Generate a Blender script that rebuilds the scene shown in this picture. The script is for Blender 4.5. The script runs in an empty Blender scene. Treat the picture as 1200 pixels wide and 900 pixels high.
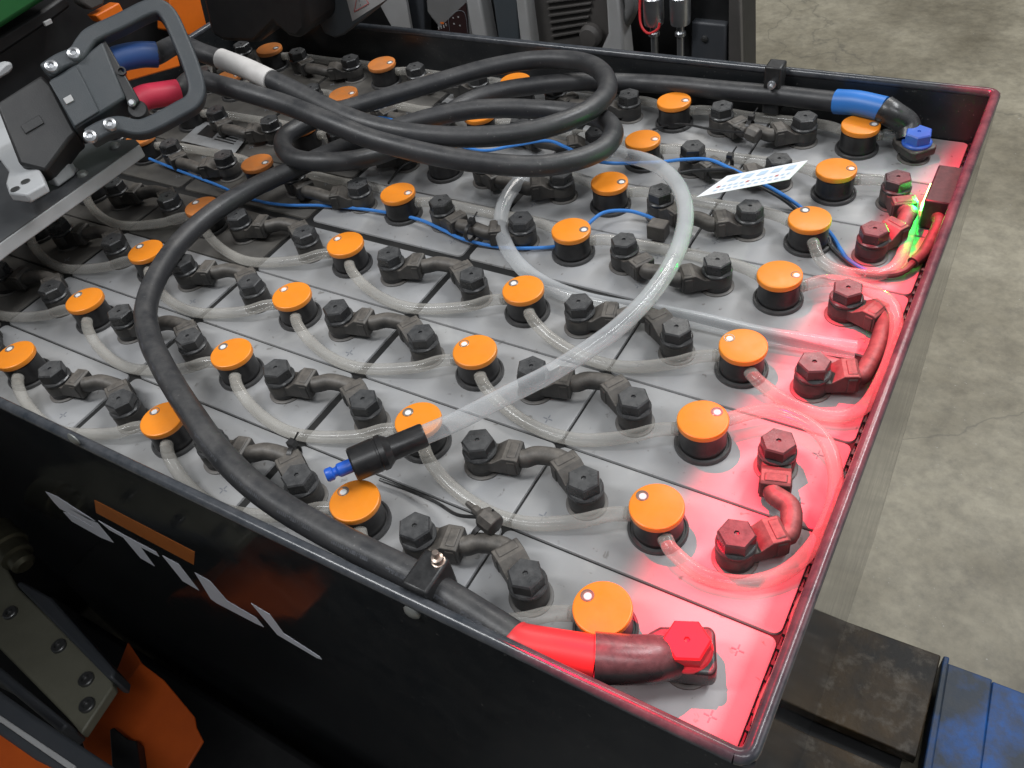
import bpy, math, random
from mathutils import Vector, Matrix
random.seed(7)
V = Vector
# ---------------------------------------------------------------- camera
# millimetres are used below (z = 0 is the top of the battery cells); S turns them into metres
S = 0.001
F_PX, PITCH, YAW, ROLL = 980.68, math.radians(45.2316), math.radians(-38.91), math.radians(-12.2439)
CAM = V((943.91, -218.76, 500.57))
_f = V((math.sin(YAW)*math.cos(PITCH), math.cos(YAW)*math.cos(PITCH), -math.sin(PITCH)))
_r = V((math.cos(YAW), -math.sin(YAW), 0)); _u = _r.cross(_f)
RT = math.cos(ROLL)*_r + math.sin(ROLL)*_u
UP = -math.sin(ROLL)*_r + math.cos(ROLL)*_u
FW = _f
scene = bpy.context.scene
COL = scene.collection
cd = bpy.data.cameras.new('camera'); cam = bpy.data.objects.new('camera', cd); COL.objects.link(cam)
cd.sensor_width = 36; cd.lens = F_PX/1200*36; cd.clip_start = 0.02; cd.clip_end = 100
cam.matrix_world = Matrix(((RT.x, UP.x, -FW.x, CAM.x*S), (RT.y, UP.y, -FW.y, CAM.y*S), (RT.z, UP.z, -FW.z, CAM.z*S), (0, 0, 0, 1)))
scene.camera = cam
# ---------------------------------------------------------------- world, lamps, exposure
w = bpy.data.worlds.new('World'); scene.world = w; w.use_nodes = True
w.node_tree.nodes['Background'].inputs[0].default_value = (0.86, 0.93, 1.0, 1)
w.node_tree.nodes['Background'].inputs[1].default_value = 0.125
scene.view_settings.view_transform = 'Standard'; scene.view_settings.look = 'None'
scene.view_settings.gamma = 1; scene.view_settings.exposure = 0.09
scene.view_settings.use_curve_mapping = False

def look_matrix(loc, target, ylike):
    z = (V(loc)-V(target)).normalized(); x = V(ylike).cross(z).normalized(); y = z.cross(x)
    return Matrix(((x.x, y.x, z.x, loc[0]), (x.y, y.y, z.y, loc[1]), (x.z, y.z, z.z, loc[2]), (0, 0, 0, 1)))

def area(name, loc, target, sx, sy, power, col, ylike=(0, 1, 0)):
    l = bpy.data.lights.new(name, 'AREA'); l.shape = 'RECTANGLE'; l.size = sx; l.size_y = sy
    l.energy = power; l.color = col
    o = bpy.data.objects.new(name, l); COL.objects.link(o); o.matrix_world = look_matrix(loc, target, ylike)
    return o
area('ceiling_lamp', (2.2, 2.2, 3.2), (0.8, 0.5, 0), 0.5, 2.4, 84, (0.96, 0.98, 1.0))
area('ceiling_lamp', (2.0, -0.9, 3.0), (0.8, 0.3, 0), 0.5, 2.2, 30, (0.96, 0.98, 1.0), (1, 0, 0))
area('ceiling_lamp', (0.6, 3.6, 3.4), (0.5, 1.2, -0.4), 2.4, 0.5, 55, (1.0, 0.97, 0.92))
area('added_side_light', (4.6, 1.2, 1.1), (0, 0.45, 0.1), 2.6, 2.0, 22, (0.95, 0.98, 1.0), (0, 0, 1))  # added low light to brighten upright faces, no known source
area('ceiling_lamp', (-0.75, -0.95, 2.7), (0.4, 0.3, 0), 0.5, 1.4, 48, (0.98, 0.99, 1.0), (1, 0.5, 0))
# red safety lamp of the truck: a narrow strip of red light along the edge of the battery
rl = bpy.data.lights.new('red_safety_lamp', 'SPOT'); rl.energy = 720; rl.color = (1.0, 0.0, 0.03)
rl.spot_size = math.radians(5.2); rl.spot_blend = 0.7; rl.shadow_soft_size = 0.008
ro = bpy.data.objects.new('red_safety_lamp', rl); COL.objects.link(ro)
m = look_matrix((0.13, 0.47, 1.75), (0.905, 0.27, 0.0), (0.12, 1, 0))
ro.matrix_world = m @ Matrix.Diagonal((1.0, 6.6, 1, 1))

# ---------------------------------------------------------------- pixel helpers (give a direction; depth comes from a plane)
def ray(u, v): return FW + RT*((u-600)/F_PX) - UP*((v-450)/F_PX)
def onz(u, v, z): d = ray(u, v); return CAM + d*((z-CAM.z)/d.z)
def onx(u, v, x): d = ray(u, v); return CAM + d*((x-CAM.x)/d.x)
def ony(u, v, y): d = ray(u, v); return CAM + d*((y-CAM.y)/d.y)
def onp(u, v, q, n): d = ray(u, v); return CAM + d*((q-CAM).dot(n)/d.dot(n))

# ---------------------------------------------------------------- materials
MATS = {}
def mat(name, col, rough=0.5, metal=0.0, spec=0.5, dirt=None, dirt_amt=0.0, dscale=30, bump=0.0, bscale=200, emit=None, estr=0, coat=0.0,
        dust=None, dust_amt=0.0, var=0.0, settle=False, lo=0.36, hi=0.66):
    """Principled surface; object-space noise mixes in dirt, a finer one dust, and gives fine relief"""
    m = bpy.data.materials.new(name); m.use_nodes = True; nt = m.node_tree; N = nt.nodes; L = nt.links
    b = N['Principled BSDF']; b.inputs['Base Color'].default_value = (*col, 1); b.inputs['Roughness'].default_value = rough
    b.inputs['Metallic'].default_value = metal; b.inputs['Specular IOR Level'].default_value = spec; b.inputs['Coat Weight'].default_value = coat
    if emit: b.inputs['Emission Color'].default_value = (*emit, 1); b.inputs['Emission Strength'].default_value = estr
    tc = N.new('ShaderNodeTexCoord'); geo = N.new('ShaderNodeNewGeometry')
    cur = None
    def noise(scale, detail=5, rough_=0.6, src=None):
        n = N.new('ShaderNodeTexNoise'); n.inputs['Scale'].default_value = scale; n.inputs['Detail'].default_value = detail
        n.inputs['Roughness'].default_value = rough_; L.new(src or geo.outputs['Position'], n.inputs['Vector']); return n
    def ramp(src, a, c):
        r = N.new('ShaderNodeMapRange'); r.inputs[1].default_value = a; r.inputs[2].default_value = c; r.inputs[3].default_value = 0; r.inputs[4].default_value = 1
        L.new(src, r.inputs[0]); return r.outputs[0]
    def mixc(a, bcol, fac, amt):
        mx = N.new('ShaderNodeMix'); mx.data_type = 'RGBA'
        mu = N.new('ShaderNodeMath'); mu.operation = 'MULTIPLY'; mu.inputs[1].default_value = amt; L.new(fac, mu.inputs[0])
        L.new(mu.outputs[0], mx.inputs[0])
        if isinstance(a, tuple): mx.inputs[6].default_value = (*a, 1)
        else: L.new(a, mx.inputs[6])
        mx.inputs[7].default_value = (*bcol, 1); return mx.outputs[2]
    if dirt: cur = mixc(cur or col, dirt, ramp(noise(dscale).outputs[0], 0.42, 0.68), dirt_amt)
    if dust:
        n1 = noise(dscale*3.1, 8, 0.7)
        fac = ramp(n1.outputs[0], lo, hi)
        if settle:   # loose dust lies on faces that look upwards
            sx = N.new('ShaderNodeSeparateXYZ'); L.new(geo.outputs['Normal'], sx.inputs[0]); nz = ramp(sx.outputs[2], 0.25, 0.95)
            mm = N.new('ShaderNodeMath'); mm.operation = 'MULTIPLY'; L.new(fac, mm.inputs[0]); L.new(nz, mm.inputs[1]); fac = mm.outputs[0]
        cur = mixc(cur or col, dust, fac, dust_amt)
    if cur: L.new(cur, b.inputs['Base Color'])
    if var:
        n2 = noise(dscale*1.7, 6, 0.65); rr = N.new('ShaderNodeMapRange'); rr.inputs[1].default_value = 0.3; rr.inputs[2].default_value = 0.7
        rr.inputs[3].default_value = max(0.03, rough-var); rr.inputs[4].default_value = min(1, rough+var); L.new(n2.outputs[0], rr.inputs[0]); L.new(rr.outputs[0], b.inputs['Roughness'])
    if bump:
        bn = noise(bscale, 4); bp = N.new('ShaderNodeBump'); bp.inputs['Strength'].default_value = bump; bp.inputs['Distance'].default_value = 0.001
        L.new(bn.outputs[0], bp.inputs['Height']); L.new(bp.outputs[0], b.inputs['Normal'])
    MATS[name] = m
    return m

BROWN = (0.15, 0.125, 0.10)
mat('cell_lid', (0.33, 0.334, 0.343), 0.42, dirt=(0.27, 0.266, 0.258), dirt_amt=0.55, dscale=9, dust=(0.36, 0.355, 0.345), dust_amt=0.4, var=0.10, bump=0.05, bscale=500)
mat('bolt_plastic', (0.020, 0.021, 0.023), 0.30, dirt=(0.05, 0.048, 0.046), dirt_amt=0.5, dscale=50, dust=(0.13, 0.13, 0.13), dust_amt=0.75, settle=True, lo=.2, hi=.75, bump=0.06, bscale=900, var=.1)
mat('lug_rubber', (0.028, 0.027, 0.026), 0.5, dirt=(0.09, 0.082, 0.073), dirt_amt=0.6, dscale=45, dust=(0.20, 0.178, 0.155), dust_amt=0.8, settle=True, lo=.2, hi=.75, bump=0.1, bscale=700)
mat('seal_black', (0.015, 0.015, 0.016), 0.4, dust=(0.05, 0.047, 0.044), dust_amt=0.4, dscale=40)
mat('pole_ring', (0.11, 0.105, 0.10), 0.5, dirt=(0.2, 0.18, 0.16), dirt_amt=0.6, dscale=70)
mat('plug_black', (0.012, 0.012, 0.013), 0.33, dust=(0.045, 0.042, 0.04), dust_amt=0.35, dscale=40)
mat('plug_ring', (0.05, 0.05, 0.052), 0.42, dust=(0.10, 0.095, 0.09), dust_amt=0.4, dscale=50)
mat('plug_orange', (0.90, 0.275, 0.016), 0.36, dirt=(0.66, 0.19, 0.02), dirt_amt=0.28, dscale=45, dust=(0.82, 0.30, 0.05), dust_amt=0.3, bump=0.06, bscale=700, var=.08)
mat('window_grey', (0.22, 0.18, 0.15), 0.2, coat=0.4)
mat('window_white', (0.80, 0.80, 0.80), 0.3)
mat('cable_rubber', (0.026, 0.027, 0.030), 0.44, dirt=(0.050, 0.050, 0.053), dirt_amt=0.6, dscale=18, dust=(0.13, 0.125, 0.12), dust_amt=0.55, settle=True, lo=.35, hi=.75, bump=0.15, bscale=500, var=.1)
mat('cable_print', (0.10, 0.105, 0.12), 0.5, dirt=(0.045, 0.046, 0.05), dirt_amt=0.9, dscale=90, dust=(0.05, 0.05, 0.05), dust_amt=.5)
mat('sleeve_red', (0.74, 0.04, 0.045), 0.42, dirt=(0.5, 0.03, 0.03), dirt_amt=0.3, dscale=30)
mat('sleeve_navy', (0.028, 0.085, 0.27), 0.45, dirt=(0.02, 0.06, 0.2), dirt_amt=.3, dscale=30)
mat('sleeve_rose', (0.62, 0.035, 0.075), 0.45, dirt=(0.5, 0.03, 0.06), dirt_amt=.3, dscale=30)
mat('bolt_red', (0.75, 0.03, 0.045), 0.38, dirt=(0.5, 0.03, 0.03), dirt_amt=0.25, dscale=60)
mat('sleeve_blue', (0.035, 0.20, 0.62), 0.40, dirt=(0.03, 0.13, 0.42), dirt_amt=0.3, dscale=30)
mat('bolt_blue', (0.04, 0.14, 0.60), 0.40, dirt=(0.04, 0.1, 0.4), dirt_amt=0.3, dscale=60)
mat('sleeve_white', (0.62, 0.60, 0.58), 0.5, dirt=(0.42, 0.40, 0.38), dirt_amt=0.5, dscale=35)
mat('wire_blue', (0.05, 0.22, 0.62), 0.38)
mat('nozzle_blue', (0.02, 0.11, 0.55), 0.35)
mat('tray_paint', (0.012, 0.014, 0.016), 0.09, coat=0.0, dirt=(0.022, 0.022, 0.022), dirt_amt=0.5, dscale=12, dust=(0.05, 0.05, 0.05), dust_amt=0.28, var=0.05, bump=0.03, bscale=60)
mat('tray_dull', (0.013, 0.015, 0.017), 0.34, dirt=(0.022, 0.022, 0.022), dirt_amt=0.5, dscale=12, dust=(0.04, 0.04, 0.042), dust_amt=0.3)
mat('rim_paint', (0.030, 0.036, 0.044), 0.22, dirt=(0.07, 0.07, 0.075), dirt_amt=0.6, dscale=25, dust=(0.16, 0.16, 0.17), dust_amt=0.3, bump=0.1, bscale=300)
mat('gap_shade', (0.008, 0.008, 0.008), 0.7)  # flat black for the shade painted between the cells
mat('spacer_black', (0.012, 0.012, 0.013), 0.4, dust=(0.06, 0.06, 0.06), dust_amt=0.4, dscale=60)
mat('decal_grey', (0.82, 0.84, 0.92), 0.4, dirt=(0.66, 0.68, 0.76), dirt_amt=0.4, dscale=40)
mat('decal_orange', (0.45, 0.13, 0.02), 0.4, dirt=(0.33, 0.09, 0.015), dirt_amt=0.5, dscale=50)
mat('housing_grey', (0.040, 0.047, 0.053), 0.50, dirt=(0.062, 0.066, 0.07), dirt_amt=0.5, dscale=25, bump=0.3, bscale=900)
mat('housing_dark', (0.020, 0.020, 0.021), 0.5, dirt=(0.035, 0.034, 0.033), dirt_amt=0.6, dscale=25, bump=0.2, bscale=700)
mat('truck_black', (0.010, 0.010, 0.011), 0.5, dust=(0.025, 0.025, 0.025), dust_amt=0.4, dscale=15)
mat('truck_grey', (0.045, 0.050, 0.058), 0.48, dirt=(0.07, 0.07, 0.075), dirt_amt=0.5, dscale=15, bump=0.2, bscale=600)
mat('panel_grey', (0.20, 0.20, 0.20), 0.5, dirt=(0.15, 0.145, 0.14), dirt_amt=0.5, dscale=14, bump=0.15, bscale=600)
mat('panel_light', (0.40, 0.40, 0.40), 0.45, dirt=(0.30, 0.29, 0.28), dirt_amt=0.5, dscale=14)
mat('panel_brown', (0.075, 0.070, 0.066), 0.5, dirt=(0.11, 0.10, 0.095), dirt_amt=0.5, dscale=14)
mat('panel_slate', (0.060, 0.072, 0.082), 0.5, dirt=(0.08, 0.085, 0.09), dirt_amt=0.5, dscale=14)
mat('truck_orange', (0.80, 0.17, 0.012), 0.42, dirt=(0.55, 0.11, 0.01), dirt_amt=0.4, dscale=20, bump=0.1, bscale=300)
mat('truck_orange_shaded', (0.50, 0.085, 0.008), 0.5, dirt=(0.34, 0.05, 0.006), dirt_amt=0.6, dscale=14, bump=0.1, bscale=200)  # same paint as truck_orange, darkened for the shade of the lower corner
mat('fitting_olive', (0.14, 0.13, 0.09), 0.4, metal=.7, dirt=(.06, .055, .04), dirt_amt=.7, dscale=30)
mat('green_cover', (0.02, 0.13, 0.035), 0.4, dirt=(0.015, 0.08, 0.025), dirt_amt=0.5, dscale=20)
mat('steel_zinc', (0.55, 0.56, 0.58), 0.33, metal=0.9, dirt=(0.35, 0.35, 0.35), dirt_amt=0.4, dscale=60)
mat('steel_dull', (0.30, 0.31, 0.30), 0.45, metal=0.6, dirt=(0.2, 0.2, 0.18), dirt_amt=0.5, dscale=30, bump=0.1, bscale=400)
mat('bracket_paint', (0.42, 0.43, 0.44), 0.45, dirt=(0.32, 0.32, 0.32), dirt_amt=0.5, dscale=30)
mat('bracket_top', (0.075, 0.078, 0.083), 0.42, dirt=(0.11, 0.11, 0.11), dirt_amt=0.5, dscale=25)
mat('brass', (0.62, 0.50, 0.43), 0.3, metal=0.9)
mat('paper', (0.84, 0.86, 0.88), 0.55, dirt=(0.60, 0.62, 0.64), dirt_amt=0.3, dscale=30)
mat('label_shaded', (0.26, 0.265, 0.27), 0.5, dirt=(0.16, 0.155, 0.15), dirt_amt=.6, dscale=40)  # white paper, the shade under the cables put into its grey
mat('ink_blue', (0.48, 0.62, 0.76), 0.55)
mat('ink_grey', (0.20, 0.21, 0.23), 0.5)
mat('ink_red', (0.50, 0.12, 0.12), 0.5)
mat('sticker_brown', (0.035, 0.018, 0.018), 0.4)
mat('led_green', (0.6, 1.0, 0.6), 0.4, emit=(0.18, 1.0, 0.25), estr=7.0)
mat('plate_khaki', (0.17, 0.165, 0.125), 0.5, dirt=(0.11, 0.105, 0.075), dirt_amt=0.6, dscale=20, bump=0.1, bscale=300)
mat('screw_dark', (0.16, 0.16, 0.16), 0.35, metal=0.8)
mat('rust_plate', (0.014, 0.013, 0.012), 0.5, dirt=(0.060, 0.038, 0.017), dirt_amt=0.9, dscale=10, dust=(0.13, 0.115, 0.095), dust_amt=0.7, lo=.52, hi=.70, bump=0.5, bscale=120, spec=0.2)
mat('blue_paint', (0.024, 0.036, 0.055), 0.42, dirt=(0.008, 0.095, 0.36), dirt_amt=0.95, dscale=12, dust=(0.045, 0.05, 0.056), dust_amt=0.55, lo=.45, hi=.62, bump=0.3, bscale=150, spec=0.2)

mat('cell_lid_dirty_shaded', (0.085, 0.081, 0.075), 0.55, dirt=(0.035, 0.032, 0.028), dirt_amt=0.8, dscale=10, dust=(0.15, 0.138, 0.122), dust_amt=0.5, var=0.10, bump=0.08, bscale=500)  # brown dirt, with the shade over the left cells darkened into the colour
mat('plug_orange_dirty_shaded', (0.66, 0.20, 0.03), 0.5, dirt=(0.36, 0.14, 0.05), dirt_amt=0.55, dscale=40, dust=(0.50, 0.22, 0.09), dust_amt=0.5, bump=0.06, bscale=700)  # dirty caps, their orange also dulled for the shade there
def stains(m):
    nt = m.node_tree; N = nt.nodes; L = nt.links; b = N['Principled BSDF']; src = b.inputs['Base Color'].links[0].from_socket
    geo = N.new('ShaderNodeNewGeometry')
    for sc, lo, hi, col, amt in ((16, .60, .70, (0.43, 0.43, 0.42), .55), (7, .56, .72, (0.19, 0.18, 0.165), .35), (130, .66, .72, (0.14, 0.13, 0.12), .7)):
        n = N.new('ShaderNodeTexNoise'); n.inputs['Scale'].default_value = sc; n.inputs['Detail'].default_value = 7; n.inputs['Distortion'].default_value = .6; L.new(geo.outputs['Position'], n.inputs['Vector'])
        r = N.new('ShaderNodeMapRange'); r.inputs[1].default_value = lo; r.inputs[2].default_value = hi; r.inputs[4].default_value = amt; L.new(n.outputs[0], r.inputs[0])
        x = N.new('ShaderNodeMix'); x.data_type = 'RGBA'; L.new(r.outputs[0], x.inputs[0]); L.new(src, x.inputs[6]); x.inputs[7].default_value = (*col, 1); src = x.outputs[2]
    L.new(src, b.inputs['Base Color'])
stains(MATS['cell_lid'])
def specks(m):
    nt = m.node_tree; N = nt.nodes; L = nt.links; b = N['Principled BSDF']; src = b.inputs['Base Color'].links[0].from_socket
    geo = N.new('ShaderNodeNewGeometry'); n = N.new('ShaderNodeTexNoise'); n.inputs['Scale'].default_value = 330; n.inputs['Detail'].default_value = 2; L.new(geo.outputs['Position'], n.inputs['Vector'])
    r = N.new('ShaderNodeMapRange'); r.inputs[1].default_value = .69; r.inputs[2].default_value = .76; r.inputs[4].default_value = .6; L.new(n.outputs[0], r.inputs[0])
    x = N.new('ShaderNodeMix'); x.data_type = 'RGBA'; L.new(r.outputs[0], x.inputs[0]); L.new(src, x.inputs[6]); x.inputs[7].default_value = (0.16, 0.155, 0.15, 1); L.new(x.outputs[2], b.inputs['Base Color'])
specks(MATS['tray_paint']); specks(MATS['cable_rubber']); specks(MATS['tray_dull'])
def concrete():
    m = bpy.data.materials.new('concrete'); m.use_nodes = True; nt = m.node_tree; N = nt.nodes; L = nt.links; b = N['Principled BSDF']
    geo = N.new('ShaderNodeNewGeometry')
    def noise(s, d, r=0.6):
        n = N.new('ShaderNodeTexNoise'); n.inputs['Scale'].default_value = s; n.inputs['Detail'].default_value = d; n.inputs['Roughness'].default_value = r
        L.new(geo.outputs['Position'], n.inputs['Vector']); return n.outputs[0]
    def ramp(src, pts):
        r = N.new('ShaderNodeValToRGB'); L.new(src, r.inputs[0]); e = r.color_ramp.elements
        while len(e) < len(pts): e.new(0.5)
        for k, (p, c) in enumerate(pts): e[k].position = p; e[k].color = (*c, 1)
        return r.outputs[0]
    def mix(a, c, fac, mode='MIX'):
        x = N.new('ShaderNodeMix'); x.data_type = 'RGBA'; x.blend_type = mode
        if isinstance(fac, float): x.inputs[0].default_value = fac
        else: L.new(fac, x.inputs[0])
        L.new(a, x.inputs[6])
        if isinstance(c, tuple): x.inputs[7].default_value = (*c, 1)
        else: L.new(c, x.inputs[7])
        return x.outputs[2]
    c = ramp(noise(2.2, 8, 0.68), [(0.30, (0.125, 0.108, 0.074)), (0.48, (0.255, 0.230, 0.172)), (0.68, (0.42, 0.385, 0.30))])
    c = mix(c, ramp(noise(38, 6, 0.7), [(0.3, (0.62, 0.62, 0.62)), (0.6, (1.06, 1.05, 1.03))]), 0.7, 'MULTIPLY')
    c = mix(c, (0.44, 0.43, 0.40), ramp(noise(120, 2), [(0.70, (0, 0, 0)), (0.77, (0.8, 0.8, 0.8))]))
    c = mix(c, (0.10, 0.09, 0.075), ramp(noise(7, 5, 0.75), [(0.60, (0, 0, 0)), (0.74, (0.5, 0.5, 0.5))]))
    v = N.new('ShaderNodeTexVoronoi'); v.feature = 'DISTANCE_TO_EDGE'; v.inputs['Scale'].default_value = 1.1
    ns = N.new('ShaderNodeTexNoise'); ns.inputs['Scale'].default_value = 5; ns.inputs['Detail'].default_value = 6; L.new(geo.outputs['Position'], ns.inputs['Vector'])
    ad = N.new('ShaderNodeMix'); ad.data_type = 'VECTOR'; ad.inputs[0].default_value = 0.22; L.new(geo.outputs['Position'], ad.inputs[4]); L.new(ns.outputs[1], ad.inputs[5]); L.new(ad.outputs[1], v.inputs['Vector'])
    c = mix(c, (0.09, 0.085, 0.07), ramp(v.outputs[0], [(0.0, (0.45, 0.45, 0.45)), (0.003, (0, 0, 0))]))
    L.new(c, b.inputs['Base Color']); b.inputs['Roughness'].default_value = 0.55
    bp = N.new('ShaderNodeBump'); bp.inputs['Strength'].default_value = 0.25; bp.inputs['Distance'].default_value = 0.003; L.new(noise(60, 6), bp.inputs['Height']); L.new(bp.outputs[0], b.inputs['Normal'])
    MATS['concrete'] = m
concrete()

def clear_plastic(name, col, solid, rough, edge):
    """milky clear hose: see-through in the middle, denser where the wall is seen edge-on"""
    m = bpy.data.materials.new(name); m.use_nodes = True; nt = m.node_tree; N = nt.nodes; L = nt.links; b = N['Principled BSDF']
    b.inputs['Base Color'].default_value = (*col, 1); b.inputs['Roughness'].default_value = rough; b.inputs['Coat Weight'].default_value = 0.8; b.inputs['Coat Roughness'].default_value = 0.11
    b.inputs['Subsurface Weight'].default_value = 0.0
    t = N.new('ShaderNodeBsdfTransparent'); t.inputs[0].default_value = (0.93, 0.93, 0.92, 1)
    lw = N.new('ShaderNodeLayerWeight'); lw.inputs[0].default_value = 0.5
    mr = N.new('ShaderNodeMapRange'); mr.inputs[1].default_value = 0.0; mr.inputs[2].default_value = 0.9; mr.inputs[3].default_value = solid; mr.inputs[4].default_value = edge
    L.new(lw.outputs['Facing'], mr.inputs[0])
    geo = N.new('ShaderNodeNewGeometry'); n = N.new('ShaderNodeTexNoise'); n.inputs['Scale'].default_value = 22; n.inputs['Detail'].default_value = 5; L.new(geo.outputs['Position'], n.inputs['Vector'])
    ad = N.new('ShaderNodeMath'); ad.operation = 'MULTIPLY_ADD'; ad.inputs[1].default_value = 0.34; L.new(n.outputs[0], ad.inputs[0])
    su = N.new('ShaderNodeMath'); su.operation = 'SUBTRACT'; su.inputs[1].default_value = 0.17; L.new(mr.outputs[0], su.inputs[0]); L.new(su.outputs[0], ad.inputs[2]); ad.use_clamp = True
    x = N.new('ShaderNodeMixShader'); L.new(ad.outputs[0], x.inputs[0]); L.new(t.outputs[0], x.inputs[1]); L.new(b.outputs[0], x.inputs[2])
    L.new(x.outputs[0], N['Material Output'].inputs[0]); MATS[name] = m
clear_plastic('tube_milky', (0.60, 0.575, 0.53), 0.17, 0.18, 0.55)
clear_plastic('hose_clear', (0.70, 0.72, 0.74), 0.16, 0.12, 0.66)

# ---------------------------------------------------------------- mesh helpers
class MB:
    def __init__(s): s.v = []; s.f = []; s.sm = []
    def add(s, vs, fs, smooth=False):
        o = len(s.v); s.v += [tuple(x) for x in vs]; s.f += [tuple(i+o for i in f) for f in fs]; s.sm += [smooth]*len(fs); return s
    def box(s, lo, hi):
        x0, y0, z0 = lo; x1, y1, z1 = hi
        return s.add([(x0, y0, z0), (x1, y0, z0), (x1, y1, z0), (x0, y1, z0), (x0, y0, z1), (x1, y0, z1), (x1, y1, z1), (x0, y1, z1)],
                     [(3, 2, 1, 0), (4, 5, 6, 7), (0, 1, 5, 4), (1, 2, 6, 5), (2, 3, 7, 6), (3, 0, 4, 7)])
    def lathe(s, prof, c=(0, 0, 0), axis=(0, 0, 1), n=24, caps=True, smooth=True, ang0=0.0):
        a = V(axis).normalized(); t = V((1, 0, 0)) if abs(a.x) < .9 else V((0, 1, 0)); e1 = (t-a*t.dot(a)).normalized(); e2 = a.cross(e1); c = V(c)
        vs = []
        for r, h in prof:
            for k in range(n):
                th = ang0+2*math.pi*k/n; vs.append(c+a*h+(e1*math.cos(th)+e2*math.sin(th))*r)
        fs = []
        for i in range(len(prof)-1):
            for k in range(n):
                fs.append((i*n+k, i*n+(k+1) % n, (i+1)*n+(k+1) % n, (i+1)*n+k))
        s.add(vs, fs, smooth)
        if caps:
            o = len(s.v)-len(vs); m_ = (len(prof)-1)*n
            s.f += [tuple(o+k for k in range(n))[::-1], tuple(o+m_+k for k in range(n))]; s.sm += [False, False]
        return s
    def prism(s, pts, ext):
        n = len(pts); e = V(ext); vs = [V(p) for p in pts]+[V(p)+e for p in pts]
        return s.add(vs, [tuple(range(n))[::-1], tuple(range(n, 2*n))]+[(k, (k+1) % n, n+(k+1) % n, n+k) for k in range(n)])
    def tube(s, pts, r, n=12, sub=6, cap=True, smooth_path=True):
        P = [V(p) for p in pts]
        if smooth_path and len(P) > 2: P = catmull(P, sub)
        R = r if callable(r) else (lambda t: r)
        vs = []; fs = []; m_ = len(P)
        t0 = (P[1]-P[0]).normalized(); ref = V((0, 0, 1)) if abs(t0.z) < .9 else V((1, 0, 0)); nn = (ref-t0*ref.dot(t0)).normalized()
        for i in range(m_):
            t = (P[min(i+1, m_-1)]-P[max(i-1, 0)]).normalized(); nn = (nn-t*nn.dot(t)).normalized(); bb = t.cross(nn); rr = R(i/(m_-1))
            for k in range(n):
                th = 2*math.pi*k/n; vs.append(P[i]+(nn*math.cos(th)+bb*math.sin(th))*rr)
        for i in range(m_-1):
            for k in range(n): fs.append((i*n+k, i*n+(k+1) % n, (i+1)*n+(k+1) % n, (i+1)*n+k))
        s.add(vs, fs, True)
        if cap:
            o = len(s.v)-len(vs); s.f += [tuple(o+k for k in range(n))[::-1], tuple(o+(m_-1)*n+k for k in range(n))]; s.sm += [False, False]
        return s
    def mesh(s, name, mname):
        me = bpy.data.meshes.new(name); me.from_pydata([(x*S, y*S, z*S) for x, y, z in s.v], [], s.f)
        me.polygons.foreach_set('use_smooth', s.sm); me.materials.append(MATS[mname]); me.update(); me.set_sharp_from_angle(angle=math.radians(32)); return me
    def build(s, name, mname, parent=None, loc=None, bevel=0, seg=2):
        return link(name, s.mesh(name, mname), parent, loc, bevel, seg)

def catmull(P, sub):
    out = []; Q = [P[0]*2-P[1]]+P+[P[-1]*2-P[-2]]
    for i in range(1, len(Q)-2):
        p0, p1, p2, p3 = Q[i-1:i+3]
        for k in range(sub):
            t = k/sub
            out.append(((p1*2)+(p2-p0)*t+(p0*2-p1*5+p2*4-p3)*t*t+(p1*3-p0-p2*3+p3)*t*t*t)*0.5)
    out.append(P[-1]); return out

def link(name, me, parent=None, loc=None, bevel=0, seg=2, rz=0):
    o = bpy.data.objects.new(name, me); COL.objects.link(o); o.parent = parent
    if loc is not None: o.location = V(loc)*S
    o.rotation_euler.z = rz
    if bevel:
        b = o.modifiers.new('bevel', 'BEVEL'); b.width = bevel*S; b.segments = seg; b.limit_method = 'ANGLE'; b.angle_limit = math.radians(40); b.harden_normals = False
    return o
def tag(o, label, cat, group=None, kind=None):
    if label: o['label'] = label
    if cat: o['category'] = cat
    if group: o['group'] = group
    if kind: o['kind'] = kind
    return o
def empty(name, loc, label, cat, group=None):
    o = bpy.data.objects.new(name, None); COL.objects.link(o); o.location = V(loc)*S; o.empty_display_size = 0.02
    return tag(o, label, cat, group)
def rel(b, o):   # shift an MB into the frame of its parent empty
    l = o.location/S
    b.v = [(x-l.x, y-l.y, z-l.z) for x, y, z in b.v]; return b
def part(b, name, mname, parent, bevel=0, seg=2): return rel(b, parent).build(name, mname, parent, None, bevel, seg)
def sub(b, name, mname, root, p, bevel=0, seg=2):   # sub-part: parent p sits at the origin of root
    return rel(b, root).build(name, mname, p, None, bevel, seg)

ORD = ['first', 'second', 'third', 'fourth', 'fifth', 'sixth', 'seventh', 'eighth']
# ---------------------------------------------------------------- setting: floor
fl = MB().add([(-6000, -4000, -800), (8000, -4000, -800), (8000, 12000, -800), (-6000, 12000, -800)], [(0, 1, 2, 3)]).build('floor', 'concrete')
fl['kind'] = 'structure'

# ---------------------------------------------------------------- battery tray
XR, XL, YF, YB, ZR, ZB = 914, -136, -60, 645, 57, -735
tr = empty('battery_tray', (390, 292, ZB), 'glossy black steel tray holding the battery cells, with the grey lettering', 'battery tray')
T = 7
def wall(name, lo, hi, m_='tray_paint'): return part(MB().box(lo, hi), name, m_, tr)
wall('front_wall', (XL, YF, ZB), (XR, YF+T, ZR-6)); wall('rear_wall', (XL, YB-T, ZB), (XR, YB, ZR-6), 'tray_dull')
wall('side_wall', (XR-T, YF+T, ZB), (XR, YB-T, ZR-6)); wall('side_wall', (XL, YF+T, ZB), (XL+T, YB-T, ZR-6))
part(MB().box((XL+T, YF+T, ZB), (XR-T, YB-T, ZB+8)), 'tray_bottom', 'tray_paint', tr)
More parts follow.
